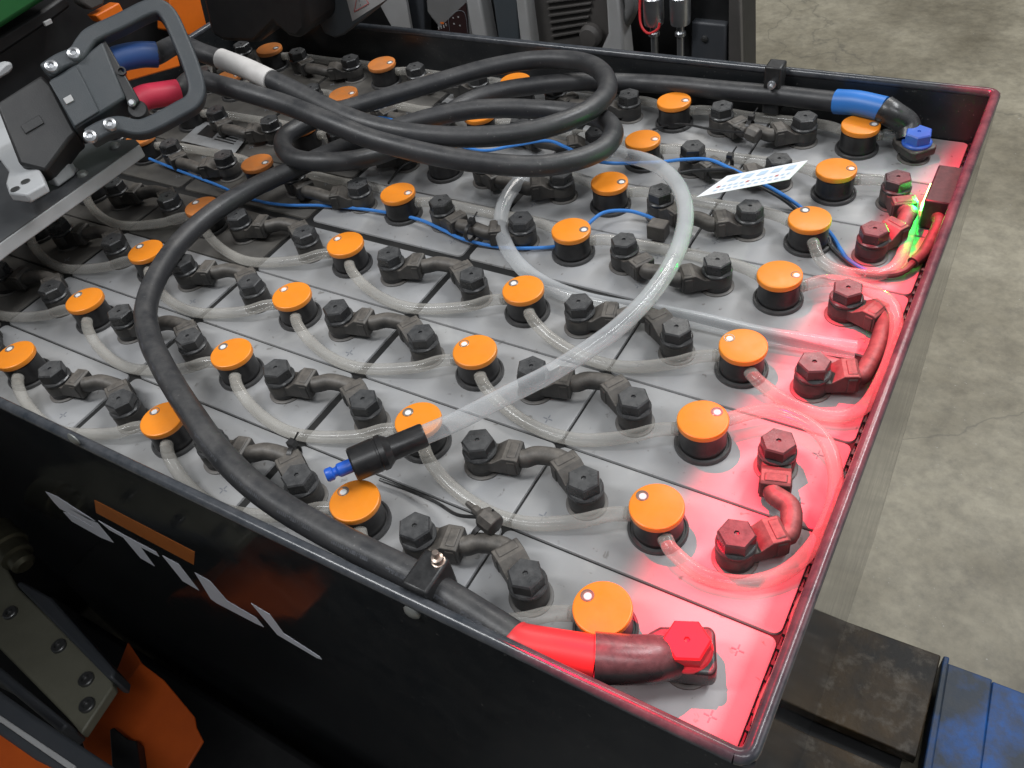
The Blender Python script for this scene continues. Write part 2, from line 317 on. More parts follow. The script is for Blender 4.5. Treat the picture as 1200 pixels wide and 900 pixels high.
# rounded rim running round the top
zr = ZR-5; q = 3.5; c_ = 7
loop = []
for (cx, cy, a0) in ((XR-q-c_, YF+q+c_, -90), (XR-q-c_, YB-q-c_, 0), (XL+q+c_, YB-q-c_, 90), (XL+q+c_, YF+q+c_, 180)):
    for k in range(5):
        a = math.radians(a0+k*22.5); loop.append((cx+c_*math.cos(a), cy+c_*math.sin(a), zr))
loop.append(loop[0])
part(MB().tube(loop, 4.6, 14, cap=False, smooth_path=False), 'rim', 'rim_paint', tr)
# lettering on the front wall, flat against it
def decal(pix, name, mname, label=None):
    o = part(MB().prism([ony(u, v, YF-0.25) for u, v in pix], (0, 0.4, 0)), name, mname, tr)
    if label: o['label'] = label
    return o
c4 = lambda L, ox, oy, k: [(ox+a/k, oy+b/k) for a, b in L]
decal([(110.5, 586), (228, 647), (227, 662), (112.5, 601)], 'orange_bar', 'decal_orange', 'worn orange bar sticker above the lettering')
decal([(53, 576), (67, 582), (111, 610.5), (105, 609.5), (77, 593.5), (114, 613), (133, 636), (118, 630), (84, 611), (74, 600), (80, 601.5), (110, 618), (106, 615), (70, 596), (63, 588.5)], 'letter', 'decal_grey', 'letter S')
decal(c4([(575, 50), (735, 140), (915, 235), (932, 262), (822, 205), (905, 318), (822, 270), (722, 150), (640, 105)], 0, 600, 5), 'letter', 'decal_grey', 'letter T')
decal(c4([(950, 255), (1045, 305), (1165, 460), (1070, 405)], 0, 600, 5), 'letter', 'decal_grey', 'letter I')
decal([(228, 671), (246, 681), (266, 704), (300, 724), (309, 735), (300, 731), (254, 707), (247, 702)], 'letter', 'decal_grey', 'letter L')
decal([(294, 707), (316, 720), (332, 742), (375, 770), (377, 773), (371, 771), (325, 744), (310, 726)], 'letter', 'decal_grey', 'letter L')
# rivet heads in the front wall
for u, v in ((483, 717), (87, 514)):
    p = ony(u, v, YF); part(MB().lathe([(6, 0), (6, 1), (4, 2.4), (1.5, 3)], p, (0, -1, 0), 16), 'rivet', 'steel_dull', tr)
# ladder-like black spacer standing between the cells and the wall
sp = MB()
y = -45
while y < 630:
    sp.box((899.8, y, -25), (906.2, y+3, 4)); y += 11
sp.box((899.8, -46, -25), (901, 632, 1)); sp.box((905, -46, -25), (906.2, 632, 2))
tag(sp.build('spacer_strip', 'spacer_black'), 'black plastic ladder spacer between the red-lit cells and the tray wall', 'spacer')
fil = tag(MB().box((XL+T+0.5, YF+T+0.5, -60), (899.2, YB-T-0.5, -2.2)).build('gap_shade_sheet', 'gap_shade'), 'added black sheet painting shade into the gaps between the battery cells', 'filler')  # added just below the cell tops so the gaps look shaded
ws = MB()
yy_ = -50
ys = [(-50+9*k) for k in range(17)]
prof = [(902.5+1.3*math.sin(k*0.9), ys[k]) for k in range(17)]
for k in range(16):
    (a, b), (c, d) = prof[k], prof[k+1]
    ws.add([(a-.7, b, -15), (a+.7, b, -15), (a+.7, b, 6+math.sin(k*1.7)), (a-.7, b, 6+math.sin(k*1.7)), (c-.7, d, -15), (c+.7, d, -15), (c+.7, d, 6+math.sin((k+1)*1.7)), (c-.7, d, 6+math.sin((k+1)*1.7))],
           [(0, 4, 7, 3), (1, 2, 6, 5), (3, 7, 6, 2)], True)
tag(ws.build('sealing_strip', 'pole_ring'), 'wavy grey sealing strip squeezed into the tray corner beside the red bolt', 'strip')

# ---------------------------------------------------------------- battery cells
XC = [-23.0, 184.7, 392.8, 600.0, 800.0]
YR = [r*83.89+(8.11 if r >= 4 else 0) for r in range(8)]
HX = [101, 101, 100.5, 99, 99]; HY = 41.2; BX = 55.3
def case_mesh(hx, mname='cell_lid', hy=HY, r=6):
    pts = []
    for cx, cy, a0 in ((hx-r, -hy+r, -90), (hx-r, hy-r, 0), (-hx+r, hy-r, 90), (-hx+r, -hy+r, 180)):
        for k in range(5): a = math.radians(a0+k*22.5); pts.append((cx, cy, r, math.cos(a), math.sin(a)))
    b = MB(); rings = [(-400, 0), (-1.5, 0), (-0.4, 0.5), (0, 1.5)]; n = len(pts)
    vs = [(cx+(r_-ins)*ca, cy+(r_-ins)*sa, z) for z, ins in rings for cx, cy, r_, ca, sa in pts]
    fs = [(i*n+k, i*n+(k+1) % n, (i+1)*n+(k+1) % n, (i+1)*n+k) for i in range(len(rings)-1) for k in range(n)]
    b.add(vs, fs, False); b.f.append(tuple(3*n+k for k in range(n))); b.sm.append(False)
    return b.mesh('case', mname)
CASE = {h: case_mesh(h) for h in set(HX)}; CASE_DIRTY_SHADED = case_mesh(HX[0], 'cell_lid_dirty_shaded')
POLE = MB().lathe([(15.5, 0), (15.5, 1.2), (14.5, 1.8), (13, 1.8)], n=28).mesh('pole_ring', 'pole_ring')
SEAL = MB().lathe([(13, 1.5), (13, 7)], n=24).mesh('pole_seal', 'seal_black')
PRING = MB().lathe([(21.2, 0), (21.2, 3.0), (20.6, 3.8), (19.4, 3.8), (19.0, 2.8), (18, 2.8)], n=36).mesh('base_ring', 'plug_ring')
PBODY = MB().lathe([(17.8, 2.5), (17.8, 9), (17.2, 10), (17.2, 22.5)], n=36).mesh('plug_body', 'plug_black')
PCAP = MB().lathe([(17.0, 23.6), (18.5, 23.8), (18.8, 24.3), (18.8, 27.8), (18.6, 28.5), (18.1, 28.9), (17.5, 29)], n=40).mesh('orange_cap', 'plug_orange')
PCAP_DIRTY_SHADED = PCAP.copy(); PCAP_DIRTY_SHADED.materials[0] = MATS['plug_orange_dirty_shaded']
PWIN = MB().lathe([(4.4, 27.5), (4.4, 29.3), (4.1, 29.5), (3.7, 29.5), (3.5, 29.1)], n=24).mesh('window', 'window_grey')
PDOT = MB().lathe([(2.6, 28.8), (2.6, 29.35), (2.4, 29.5)], n=18).mesh('float_dot', 'window_white')
NOZ = MB().tube([(14, 0, 0), (23, 0, 0)], 4.6, 14).lathe([(5.4, 0), (5.4, 3)], (17.5, 0, 0), (1, 0, 0), 14).mesh('nozzle', 'tube_milky')
PLUS = MB().box((-4, -.45, 0), (-.8, .45, .25)).box((.8, -.45, 0), (4, .45, .25)).box((-.45, -4, 0), (.45, -.8, .25)).box((-.45, .8, 0), (.45, 4, .25)).mesh('plus_mark', 'ink_grey')
WIN = {(2, 4): (6.7, 11.0), (5, 4): (-8.5, 10.4)}
def cell_name(r, c):
    n = 4-c
    a = 'at the red-lit end' if n == 0 else ORD[n]+' from the red-lit end'
    rw = 'row along the lettered wall' if r == 0 else ORD[r]+' row from the lettered wall'
    return a, rw
for r in range(8):
    for c in range(5):
        a, rw = cell_name(r, c)
        e = empty('battery_cell', (XC[c], YR[r], 0), f'grey cell with orange plug {a}, {rw}', 'battery cell', 'battery cells in the tray')
        dirty_shaded = c == 0 or (c == 1 and r >= 3)  # left cells: dirt and painted shade together
        link('case', CASE_DIRTY_SHADED if dirty_shaded else CASE[HX[c]], e)
        for sx in (-1, 1):
            p = link('pole_ring', POLE, e, (sx*BX, 0, 0)); link('pole_seal', SEAL, p)
        ring = link('filler_plug', PRING, e)
        link('plug_body', PBODY, ring)
        wx, wy = WIN.get((r, c), (-12.0, 3.2) if r < 4 else (9.5, 2.5)); jx = random.uniform(-.6, .6)
        kk = 12.6/math.hypot(wx, wy)
        oc = link('orange_cap', PCAP_DIRTY_SHADED if dirty_shaded else PCAP, ring, rz=random.random()*6); oc.rotation_euler.x = random.uniform(-.02, .02); oc.rotation_euler.y = random.uniform(-.02, .02); wn = link('window', PWIN, ring, (wx*kk, wy*kk+jx, 0)); link('float_dot', PDOT, ring, (wx*kk+.5, wy*kk+jx-.5, 0))
        if r < 4: an = (-50, 195)
        else: an = (22, 158)
        if (r, c) == (2, 4): an = (65, 195)
        if (r, c) == (4, 4): an = (22, 158)
        if (r, c) == (5, 4): an = (-62, 158)
        for k in an:
            nz = link('nozzle', NOZ, ring, (0, 0, 15), rz=math.radians(k))
        s = 1 if r % 2 == 0 else -1
        for sy in (-1, 1): link('plus_mark', PLUS, e, (s*79, sy*21+(2 if sy > 0 else -2), 0))

# ---------------------------------------------------------------- bolts, lugs, cell connectors
def hexa(R, z0, z1, ch=1.2):
    b = MB(); n = 6
    vs = [(R*math.cos(k*math.pi/3+.26), R*math.sin(k*math.pi/3+.26), z) for z in (z0, z1-ch) for k in range(6)]+[((R-ch)*math.cos(k*math.pi/3+.26), (R-ch)*math.sin(k*math.pi/3+.26), z1) for k in range(6)]
    fs = [(i*n+k, i*n+(k+1) % n, (i+1)*n+(k+1) % n, (i+1)*n+k) for i in range(2) for k in range(n)]
    return b.add(vs, fs)
def bolt_mesh(name, mname, R=12.5):
    b = hexa(R, 20, 30.5)
    # top face with a small dimple
    n = 24; top = []
    b.lathe([(R-1.15, 30.5), (2.0, 30.5), (1.5, 29.2), (0.2, 29.0)], n=6, caps=False, smooth=False, ang0=.26)
    b.lathe([(R*.98, 17), (R*1.08, 17.6), (R*1.08, 19.4), (R*1.0, 20.4), (R*.8, 20.4)], n=28)
    return b.mesh(name, mname)
BOLT = bolt_mesh('bolt', 'bolt_plastic')
def lug_mesh():
    b = MB().lathe([(12.4, 6), (13.4, 6.6), (13.4, 14.5), (12.6, 16.8), (10, 17.2)], n=28)
    pr = [(0, 6), (33, 6.5), (33, 22), (31, 23.5), (21, 23.5), (12, 16.5), (0, 16.5)]
    b.prism([(x, -10.2, z) for x, z in pr], (0, 20.4, 0))
    b.prism([(24, -11, 7), (24, 11, 7), (24, 11, 20), (24, 7, 24.3), (24, -7, 24.3), (24, -11, 20)], (7, 0, 0))
    return b.mesh('lug', 'lug_rubber')
LUG = lug_mesh()
def place_bolt(parent, loc, off):
    return link('bolt', BOLT, parent, loc, rz=random.uniform(0, 1.05))
def connector(A, B, la, lb, mids, label, group='black cell connectors'):
    """A, B pole centres; la, lb points the lugs aim at; mids the cable between"""
    A, B = V((*A, 0)), V((*B, 0)); c = (A+B)/2
    e = empty('cell_connector', c, label, 'cell connector', group)
    ends = []
    for P, l in ((A, la), (B, lb)):
        d = V((l[0]-P.x, l[1]-P.y)); ang = math.atan2(d.y, d.x); d.normalize()
        link('lug', LUG, e, P-c, bevel=.7, rz=ang); place_bolt(e, P-c, 0)
        ends.append((P+V((d.x*30, d.y*30, 15)), P+V((d.x*36, d.y*36, 15.2))))
    pts = [ends[0][0], ends[0][1]]+[V(m_) for m_ in mids]+[ends[1][1], ends[1][0]]
    part(MB().tube(pts, 7.2, 16, 5), 'cable', 'lug_rubber', e)
    return e
for r in range(8):
    for c in range(4):
        x0, x1 = XC[c]+BX, XC[c+1]-BX; y = YR[r]; mx = (x0+x1)/2
        n = 4-c
        rw = cell_name(r, c)[1]
        lab = f'black link, {ORD[n-1]} to {ORD[n]} cell from red-lit end, {rw}'
        j = random.uniform(-2, 2)
        if r < 4: connector((x0, y), (x1, y), (mx-22+6, y+8+j), (mx+20, y+16+j), [(mx-2, y+15+j, 16.5)], lab)
        else: connector((x0, y), (x1, y), (mx-22, y-12+j), (mx+24, y-13+j), [(mx, y-15.5+j, 16.0)], lab)
for r in (1, 3, 5):
    x = XC[4]+BX; y0, y1 = YR[r], YR[r+1]; ym = (y0+y1)/2
    if r == 3: connector((x, y0), (x, y1), (x+24, y0+10), (x+22, y1-8), [(x+36, ym-8, 16.5), (x+36, ym+8, 16.5)], 'bent red-lit cable link joining the fourth and fifth rows counted from the lettered wall', 'cable links turning from row to row')
    elif r == 1: connector((x, y0), (x, y1), (x+22, y0+19), (x+6, y1-22), [(x+22.5, ym, 16.5)], 'bent red-lit cable link joining the second and third rows counted from the lettered wall', 'cable links turning from row to row')
    else: connector((x, y0), (x, y1), (x+13, y0+22), (x+10, y1-20), [(x+18.5, ym-2, 17.5), (x+19.5, ym+7, 17.5)], 'bent cable link lit green beside the black sensor box', 'cable links turning from row to row')
for r in (0, 2, 4, 6):
    x = XC[0]-BX; y0, y1 = YR[r], YR[r+1]; ym = (y0+y1)/2
    connector((x, y0), (x, y1), (x-14, y0+20), (x-14, y1-20), [(x-20, ym, 16.5)], f'bent cable link under the truck joining the {ORD[r]} and {ORD[r+1]} rows from the lettered wall', 'cable links turning from row to row')

# ---------------------------------------------------------------- watering tubes between the plugs
def water_tube(pts, label):
    b = MB().tube(pts, 5.3, 20, 8, cap=False)
    return tag(b.build('water_tube', 'tube_milky'), label, 'tube', 'clear watering tubes between the plugs')
for r in range(8):
    for c in range(4):
        x, y, d = XC[c], YR[r], XC[c+1]-XC[c]; n = 4-c; rw = cell_name(r, c)[1]
        lab = f'water tube, {ORD[n-1]} to {ORD[n]} plug from red-lit end, {rw}'
        j = random.uniform(-2.5, 2.5)
        if r < 4:
            P = [(x+12.5, y-15, 15), (x+22, y-22, 13.5), (x+40, y-30+j*.3, 9), (x+65, y-37+j*.5, 6.5), (x+93, y-40+j*.4, 6), (x+120, y-36+j*.4, 7), (x+d-50, y-23, 11), (x+d-32, y-11, 14), (x+d-18, y-5, 15)]
        else:
            P = [(x+17, y+7, 15), (x+30, y+15, 13), (x+55, y+23, 8.5), (x+80, y+26+j*.5, 6), (x+105, y+26+j, 6), (x+d-58, y+24, 9), (x+d-34, y+16, 13), (x+d-17, y+7, 15)]
        water_tube(P, lab)
x = XC[4]; y = YR[1]
water_tube([(x+12, y-14, 15), (x+20, y-20, 13), (x+43, y-25, 8), (x+70, y-18, 7), (x+91, y+3, 8), (x+101.5, y+38, 12), (x+99, y+72, 18), (x+84, y+103, 20), (x+61, y+118, 19), (x+35, y+119, 16.5), (x+10, YR[2]+16, 15)], 'clear water tube looping round the red-lit link nearest the red bolt')
y = YR[3]
water_tube([(x+12, y-14, 15), (x+22, y-20, 13), (x+48, y-28, 8), (x+79, y-28, 7), (x+97, y-13, 10), (x+103, y+20, 19), (x+101, y+57, 26), (x+90, y+86, 28), (x+63, y+105, 22), (x+35, y+112, 16), (x+17, YR[4]+7, 15)], 'clear water tube looping round the middle red-lit link')
y = YR[5]
water_tube([(x+9, y-16, 15), (x+17, y-27, 10), (x+30, y-35, 7), (x+50, y-37, 6.5), (x+70, y-30, 6), (x+80, y-10, 5.6), (x+80, y+25, 5.6), (x+76, y+60, 7), (x+62, y+88, 12), (x+40, y+98, 14), (x+17, YR[6]+7, 15)], 'clear water tube looping round the green-lit link')
tag(MB().lathe([(5.6, 0), (6.2, 3), (6.2, 12), (4, 14)], (XC[4]+21, YR[7]+9, 15), (.92, .37, 0), 16).build('end_plug', 'hose_clear'), 'pale translucent end plug on the last orange plug beside the blue bolt', 'plug')

# ---------------------------------------------------------------- thick battery cables
CN = (V((0, 0, 1))*.45+(CAM-onz(120, 110, 150)).normalized()*.75).normalized()
CQ = onz(120, 110, 165)
def cpix(L, off=0): return [onp(u, v, CQ, CN)+CN*off for u, v in L]
bl = [cpix([(122, 61)], -26)[0], cpix([(135, 54)], -27)[0], cpix([(158, 48)], -30)[0], cpix([(177, 46)], -34)[0]]
rd = [cpix([(150, 110)], -26)[0], cpix([(165, 101)], -27)[0], cpix([(185, 96)], -30)[0], cpix([(204, 91)], -34)[0]]
CR = 10.4
def zpath(L): return [onz(u, v, z) for u, v, z in L]
K2 = [rd[-1].lerp(rd[-2], .3), rd[-1]]+zpath([(228, 93, 130), (262, 101, 126), (330, 121, 115), (385, 143, 108), (430, 161, 97), (475, 174, 89), (520, 184, 82), (560, 190, 76), (600, 194, 71), (640, 194, 66), (680, 186, 62), (708, 173, 60), (719, 156, 58), (710, 142, 56), (690, 135, 54), (650, 130, 53), (600, 127, 56), (550, 129, 61), (505, 138, 62), (465, 150, 58), (425, 164, 50), (385, 180, 44), (340, 200, 40), (295, 221, 38), (250, 249, 38), (212, 283, 39), (185, 322, 41), (171, 362, 42), (176, 397, 42), (189, 426, 42), (205, 454, 42), (227, 488, 41), (254, 526, 40), (290, 563, 40), (332, 594, 40), (380, 622, 42), (430, 648, 44), (475, 670, 44), (505, 687, 43), (540, 708, 42), (575, 730, 40), (612, 754, 38)])
pc = empty('battery_cable', K2[0], 'long black cable running from the connector over the cells to the red bolt', 'cable')
part(MB().tube(K2, CR, 20, 7), 'cable_jacket', 'cable_rubber', pc)
pm = MB(); KP = catmull(K2, 7); nk = len(KP); side = 0
i0 = int(nk*.60)
for i in range(i0, nk-8):
    if (i-i0) % 9 in (6, 7, 8): continue
    t = (KP[i+1]-KP[i]).normalized(); up = (V((0, -.25, 1))); up = (up-t*up.dot(t)).normalized(); sd = t.cross(up)
    for k in range(3):
        p = KP[i].lerp(KP[i+1], k/3); n1 = (up*math.cos(.35)+sd*math.sin(.35)); n2 = (up*math.cos(.60)+sd*math.sin(.60)); rr = CR+.12
        if random.random() < .25: n2 = (up*math.cos(.47)+sd*math.sin(.47))
        w_ = t*random.uniform(.35, .9); a, b = p+n1*rr, p+n2*rr
        pm.add([a-w_, a+w_, b+w_, b-w_], [(0, 1, 2, 3)])
part(pm, 'worn_print', 'cable_print', pc)['kind'] = 'stuff'
K2r = [K2[-2]+(K2[-1]-K2[-2])*.75, K2[-1], onz(650, 762, 34), onz(698, 771, 31)]
part(MB().tube(K2r, lambda t: 11.4+2.0*t, 24, 8), 'red_sleeve', 'sleeve_red', pc)
TP = V((XC[4]+BX, 0, 0))
bt = [onz(697, 771, 31), onz(716, 772, 30), onz(745, 773, 27), onz(768, 772, 24), onz(790, 771, 19)]
part(MB().tube(bt, lambda t: 15.2-1.5*t if t < .75 else 14-8*(t-.75), 24, 8), 'boot', 'bolt_plastic', pc)
d_ = (onz(832, 777, 20)-onz(745, 773, 20)).normalized(); n_ = V((-d_.y, d_.x, 0))
lug = MB().prism([TP-d_*16+n_*14+V((0, 0, 6)), TP-d_*24+n_*9+V((0, 0, 6)), TP-d_*24-n_*9+V((0, 0, 6)), TP-d_*16-n_*14+V((0, 0, 6)), TP+d_*14-n_*15.5+V((0, 0, 6)), TP+d_*17-n_*12+V((0, 0, 6)), TP+d_*17+n_*12+V((0, 0, 6)), TP+d_*14+n_*15.5+V((0, 0, 6))], (0, 0, 17))
part(lug, 'terminal_lug', 'bolt_plastic', pc, 2.5, 3)
BR = bolt_mesh('red_bolt', 'bolt_red', 14.2); BB = bolt_mesh('blue_bolt', 'bolt_blue', 13.0)
rb = link('red_bolt', BR, pc, TP+V((0, 0, 4))-pc.location/S, rz=.15); rb['label'] = 'red hexagonal terminal bolt'

K1 = [bl[-1].lerp(bl[-2], .3), bl[-1]]+zpath([(210, 52, 146), (240, 63, 141), (290, 81, 131), (340, 104, 120), (385, 127, 111), (425, 144, 104), (470, 155, 97), (520, 160, 92), (570, 160, 88), (620, 154, 84), (660, 143, 82), (692, 128, 80), (711, 108, 77), (708, 88, 73), (690, 75, 69), (660, 70, 66), (620, 71, 63), (570, 80, 61), (520, 94, 59), (470, 109, 57), (425, 122, 55), (385, 134, 54), (352, 148, 54), (333, 162, 55), (334, 177, 56), (350, 187, 57), (385, 190, 56), (425, 186, 50), (465, 173, 43), (505, 148, 40), (545, 121, 39), (585, 107, 39), (630, 100, 39), (680, 96, 39)])
K1 += [ony(740, 97, 622), ony(790, 100, 623), ony(850, 106, 623), ony(905, 111, 623), ony(950, 116, 622), ony(985, 120, 620)]
nc = empty('battery_cable', K1[0], 'long black cable with a white sleeve, running along the tray wall to the blue bolt', 'cable')
part(MB().tube(K1, CR, 20, 7), 'cable_jacket', 'cable_rubber', nc)
part(MB().tube([onz(259, 69, 137.6), onz(290, 81, 131), onz(318, 94, 124.9)], CR+0.9, 20, 6), 'white_sleeve', 'sleeve_white', nc)
KB = [ony(980, 119, 620.5), ony(1005, 121, 617), ony(1036, 128, 612)]
part(MB().tube(KB, CR+2.0, 24, 8), 'blue_sleeve', 'sleeve_blue', nc)
TN = V((XC[4]+BX, YR[7], 0))
kb = [KB[-1], ony(1046, 134, 609), TN+V((-14, 15, 26)), TN+V((-9, 5, 16))]
part(MB().tube(kb, lambda t: 13.5-2*t, 24, 8), 'boot', 'bolt_plastic', nc)
d_ = V((0.75, -0.66, 0)); n_ = V((-d_.y, d_.x, 0))
lug = MB().prism([TP*0+TN+d_*a+n_*b+V((0, 0, 7)) for a, b in ((-22, -11), (-12, -15), (11, -15), (15, -11), (15, 11), (11, 15), (-12, 15), (-22, 11))], (0, 0, 9))
part(lug, 'terminal_lug', 'lug_rubber', nc, 2, 3)
bb = link('blue_bolt', BB, nc, TN+V((0, 0, -1))-nc.location/S, rz=.4); bb['label'] = 'blue hexagonal terminal bolt'

# cable clamps on the walls
def clamp(name, c, size, label, bolt_at, mbolt):
    e = empty(name, c, label, 'cable clamp', 'black cable clamps on the tray walls')
    part(MB().box((c[0]-size[0], c[1]-size[1], c[2]-size[2]), (c[0]+size[0], c[1]+size[1], c[2]+size[2])), 'block', 'spacer_black', e, 2)
    b = V(bolt_at)
    part(MB().lathe([(4.6, 0), (4.6, 1.2), (3.9, 1.4), (3.9, 5.5), (2.2, 6), (2.2, 11), (1.8, 11.4)], b, (0, 0, 1) if mbolt == 'brass' else (.2, -1, .2), 12), 'bolt', mbolt, e)
    return e
cc = onz(505, 687, 43)
clamp('cable_clamp', (cc.x, -39, 46), (9.5, 14, 15), 'black block clamp gripping the long cable at the lettered wall', (cc.x+4, -30, 60), 'brass')
cc2 = K1[-3]
clamp('cable_clamp', (cc2.x, 628, cc2.z+6), (9, 10, 27), 'black block clamp gripping the cable at the wall opposite the lettering', (cc2.x, 618, cc2.z+14), 'steel_zinc')

# ---------------------------------------------------------------- filling hose with coupling
H = zpath([(494, 511, 46), (540, 491, 44), (590, 465, 43), (640, 440, 42), (685, 412, 42), (725, 383, 43), (760, 348, 44), (785, 312, 45), (800, 275, 45), (803, 245, 44), (795, 218, 42), (775, 197, 38), (745, 185, 33), (700, 180, 28), (655, 188, 24), (618, 205, 21), (596, 228, 20), (587, 255, 18), (592, 285, 14), (610, 312, 10), (640, 334, 9), (680, 350, 9), (725, 360, 9), (775, 367, 9), (830, 378, 9), (890, 392, 9), (950, 402, 9), (1003, 410, 9)])
fh = empty('filling_hose', H[0], 'clear filling hose with a black coupling and blue nipple, looped over the cells', 'hose')
part(MB().tube(H, 7.6, 28, 10, cap=False), 'hose', 'hose_clear', fh)
c0 = onz(494, 511, 46); ax = (onz(440, 533.5, 46)-c0).normalized()
sc_ = lambda P: [(r*.80, h*.86) for r, h in P]
part(MB().lathe(sc_([(9.2, -3), (11.0, -3), (11.6, -1), (11.6, 28), (11.9, 28), (15.8, 33), (16.8, 34), (16.8, 38.5), (15.9, 39), (15.9, 40.5), (16.4, 41), (16.0, 62), (14.6, 63.5), (7, 63.5)]), c0, ax, 32), 'coupling', 'plug_black', fh)
part(MB().lathe(sc_([(6.6, 60), (6.6, 74), (6.4, 75), (4.4, 77), (4.4, 79), (6.4, 80.5), (6.4, 85), (5.4, 86.5)]), c0, ax, 24), 'blue_nipple', 'nozzle_blue', fh)

# ---------------------------------------------------------------- sensor box, wires, tags, ties
sb = empty('sensor_box', (895, 511, 0), 'small black sensor box with a glowing green strip beside the red-lit wall', 'sensor box')
part(MB().box((884, 480, 2), (906, 540, 31)), 'housing', 'spacer_black', sb, 1.5)
led = part(MB().box((881.8, 486, 15), (884.2, 524, 20)), 'light_strip', 'led_green', sb)
gl = bpy.data.lights.new('green_strip_lamp', 'AREA'); gl.shape = 'RECTANGLE'; gl.size = 0.02; gl.size_y = 0.003; gl.energy = 0.42; gl.spread = math.radians(120); gl.color = (0.0, 1.0, 0.06)
go = bpy.data.objects.new('green_strip_lamp', gl); COL.objects.link(go); go.matrix_world = look_matrix((0.8813, 0.494, 0.0230), (0.870, 0.482, 0.0165), (0, 1, 0)) @ Matrix.Rotation(math.pi/2, 4, 'Z')
tag(MB().tube([V((897, 484, 14)), onz(1100, 262, 18), onz(1092, 280, 13), onz(1082, 297, 9), onz(1070, 308, 7)], 5.5, 14, 6).tube([onz(1070, 308, 7), onz(1058, 318, 6), onz(1040, 322, 5), onz(1015, 320, 4)], 3.2, 10, 6).build('sensor_lead', 'lug_rubber'), 'sheathed dark lead leaving the sensor box towards the wires', 'wire')
def wire(L, label, mname='wire_blue', r=1.8, group='thin sensor wires'):
    return tag(MB().tube(zpath(L), r, 8, 6).build('sensor_wire', mname), label, 'wire', group)
wire([(175, 186, 12), (210, 200, 8), (250, 215, 4), (290, 232, 5), (330, 240, 6), (380, 241, 5), (440, 247, 6), (490, 257, 6), (520, 270, 7), (545, 281, 7), (590, 290, 4), (640, 290, 4), (668, 284, 3), (690, 262, 12), (708, 249, 15), (735, 247, 15), (758, 253, 12), (775, 261, 10)], 'long blue wire running across the cells and round an orange plug to a black block')
wire([(405, 132, 34), (430, 137, 33), (458, 140, 32), (500, 158, 31), (560, 176, 31), (600, 171, 31), (640, 165, 31), (662, 172, 31), (685, 183, 31), (712, 191, 30), (770, 190, 22), (800, 187, 24), (830, 187, 25), (855, 197, 24), (880, 209, 22), (912, 225, 12), (945, 248, 3), (972, 272, 3), (985, 292, 3), (995, 305, 4), (1020, 320, 4)], 'blue wire passing under the coiled cables and the paper tag towards the sensor box')
wire([(795, 203, 22), (815, 200, 22), (840, 199, 24), (858, 200, 24), (880, 213, 20), (915, 232, 8), (940, 252, 3), (962, 275, 3), (980, 297, 3), (1012, 322, 3)], 'black wire following the blue wire under the paper tag', 'spacer_black')
wire([(765, 152, 8), (785, 146, 8), (805, 146, 12), (830, 151, 15), (850, 154, 20), (872, 155, 26)], 'thin black wire curving from a plug to the tied temperature probe', 'spacer_black', 1.3)
wire([(445, 562, 4), (475, 573, 4), (510, 588, 8), (535, 603, 16), (560, 606, 27)], 'thin black wire running from under the hose coupling to the tied probe', 'spacer_black', 1.4)
wire([(455, 215, 4), (470, 196, 10), (490, 186, 16), (512, 178, 18)], 'thin black wire looping beside the plugs under the coiled cables', 'spacer_black', 1.3)
wb = onz(772, 266, 14); tag(MB().box((wb.x-9, wb.y-9, 4), (wb.x+9, wb.y+6, 20)).build('wire_block', 'lug_rubber', bevel=1.2), 'small black block on a cell link at the end of the blue wire', 'wire block')
def probe(u, v, z, du, label):
    c = onz(u, v, z); e = empty('temperature_probe', c, label, 'probe', 'probes tied to the cell links')
    part(MB().lathe([(2, -22), (2.4, -15), (3.4, -14.5), (3.8, -9), (7, -6), (8.2, -5), (8.4, 4), (7.4, 7), (5.5, 8)], c, du, 9), 'probe_body', 'lug_rubber', e, .8)
    return e
probe(573, 610, 28, (1, -.25, -.1), 'round black probe tied on a link near the hose coupling'); probe(882, 157, 24, (1, -.3, -.1), 'round black probe tied on a link near the blue sleeve')
def tie(u, v, z, axis, R, label):
    c = onz(u, v, z); a = V(axis).normalized(); t = V((0, 0, 1)); e1 = (t-a*t.dot(a)).normalized(); e2 = a.cross(e1)
    b = MB().lathe([(R, -2), (R+1.1, -2), (R+1.1, 2), (R, 2), (R, -2)], c, a, 24, caps=False)
    h = c+e1*(R+2)-e2*4
    b.box((h.x-3, h.y-3, h.z-2.5), (h.x+3, h.y+3, h.z+3)); b.tube([h, h+V((4, 7, 8))], .8, 6)
    return tag(b.build('cable_tie', 'seal_black'), label, 'cable tie', 'black cable ties')
tie(566, 625, 17, (1, -.5, 0), 8.2, 'black cable tie holding the probe near the hose coupling'); tie(878, 150, 17, (1, -.1, 0), 8.2, 'black cable tie holding the probe near the blue sleeve')
tie(552, 272, 16, (1, -.1, 0), 8.2, 'black cable tie holding the long blue wire to a link'); tie(853, 197, 17, (1, -.1, 0), 9, 'black cable tie bundling wires beside the paper tag')
tie(345, 534, 17, (1, .3, 0), 8.2, 'black cable tie on a link in the row along the lettered wall')
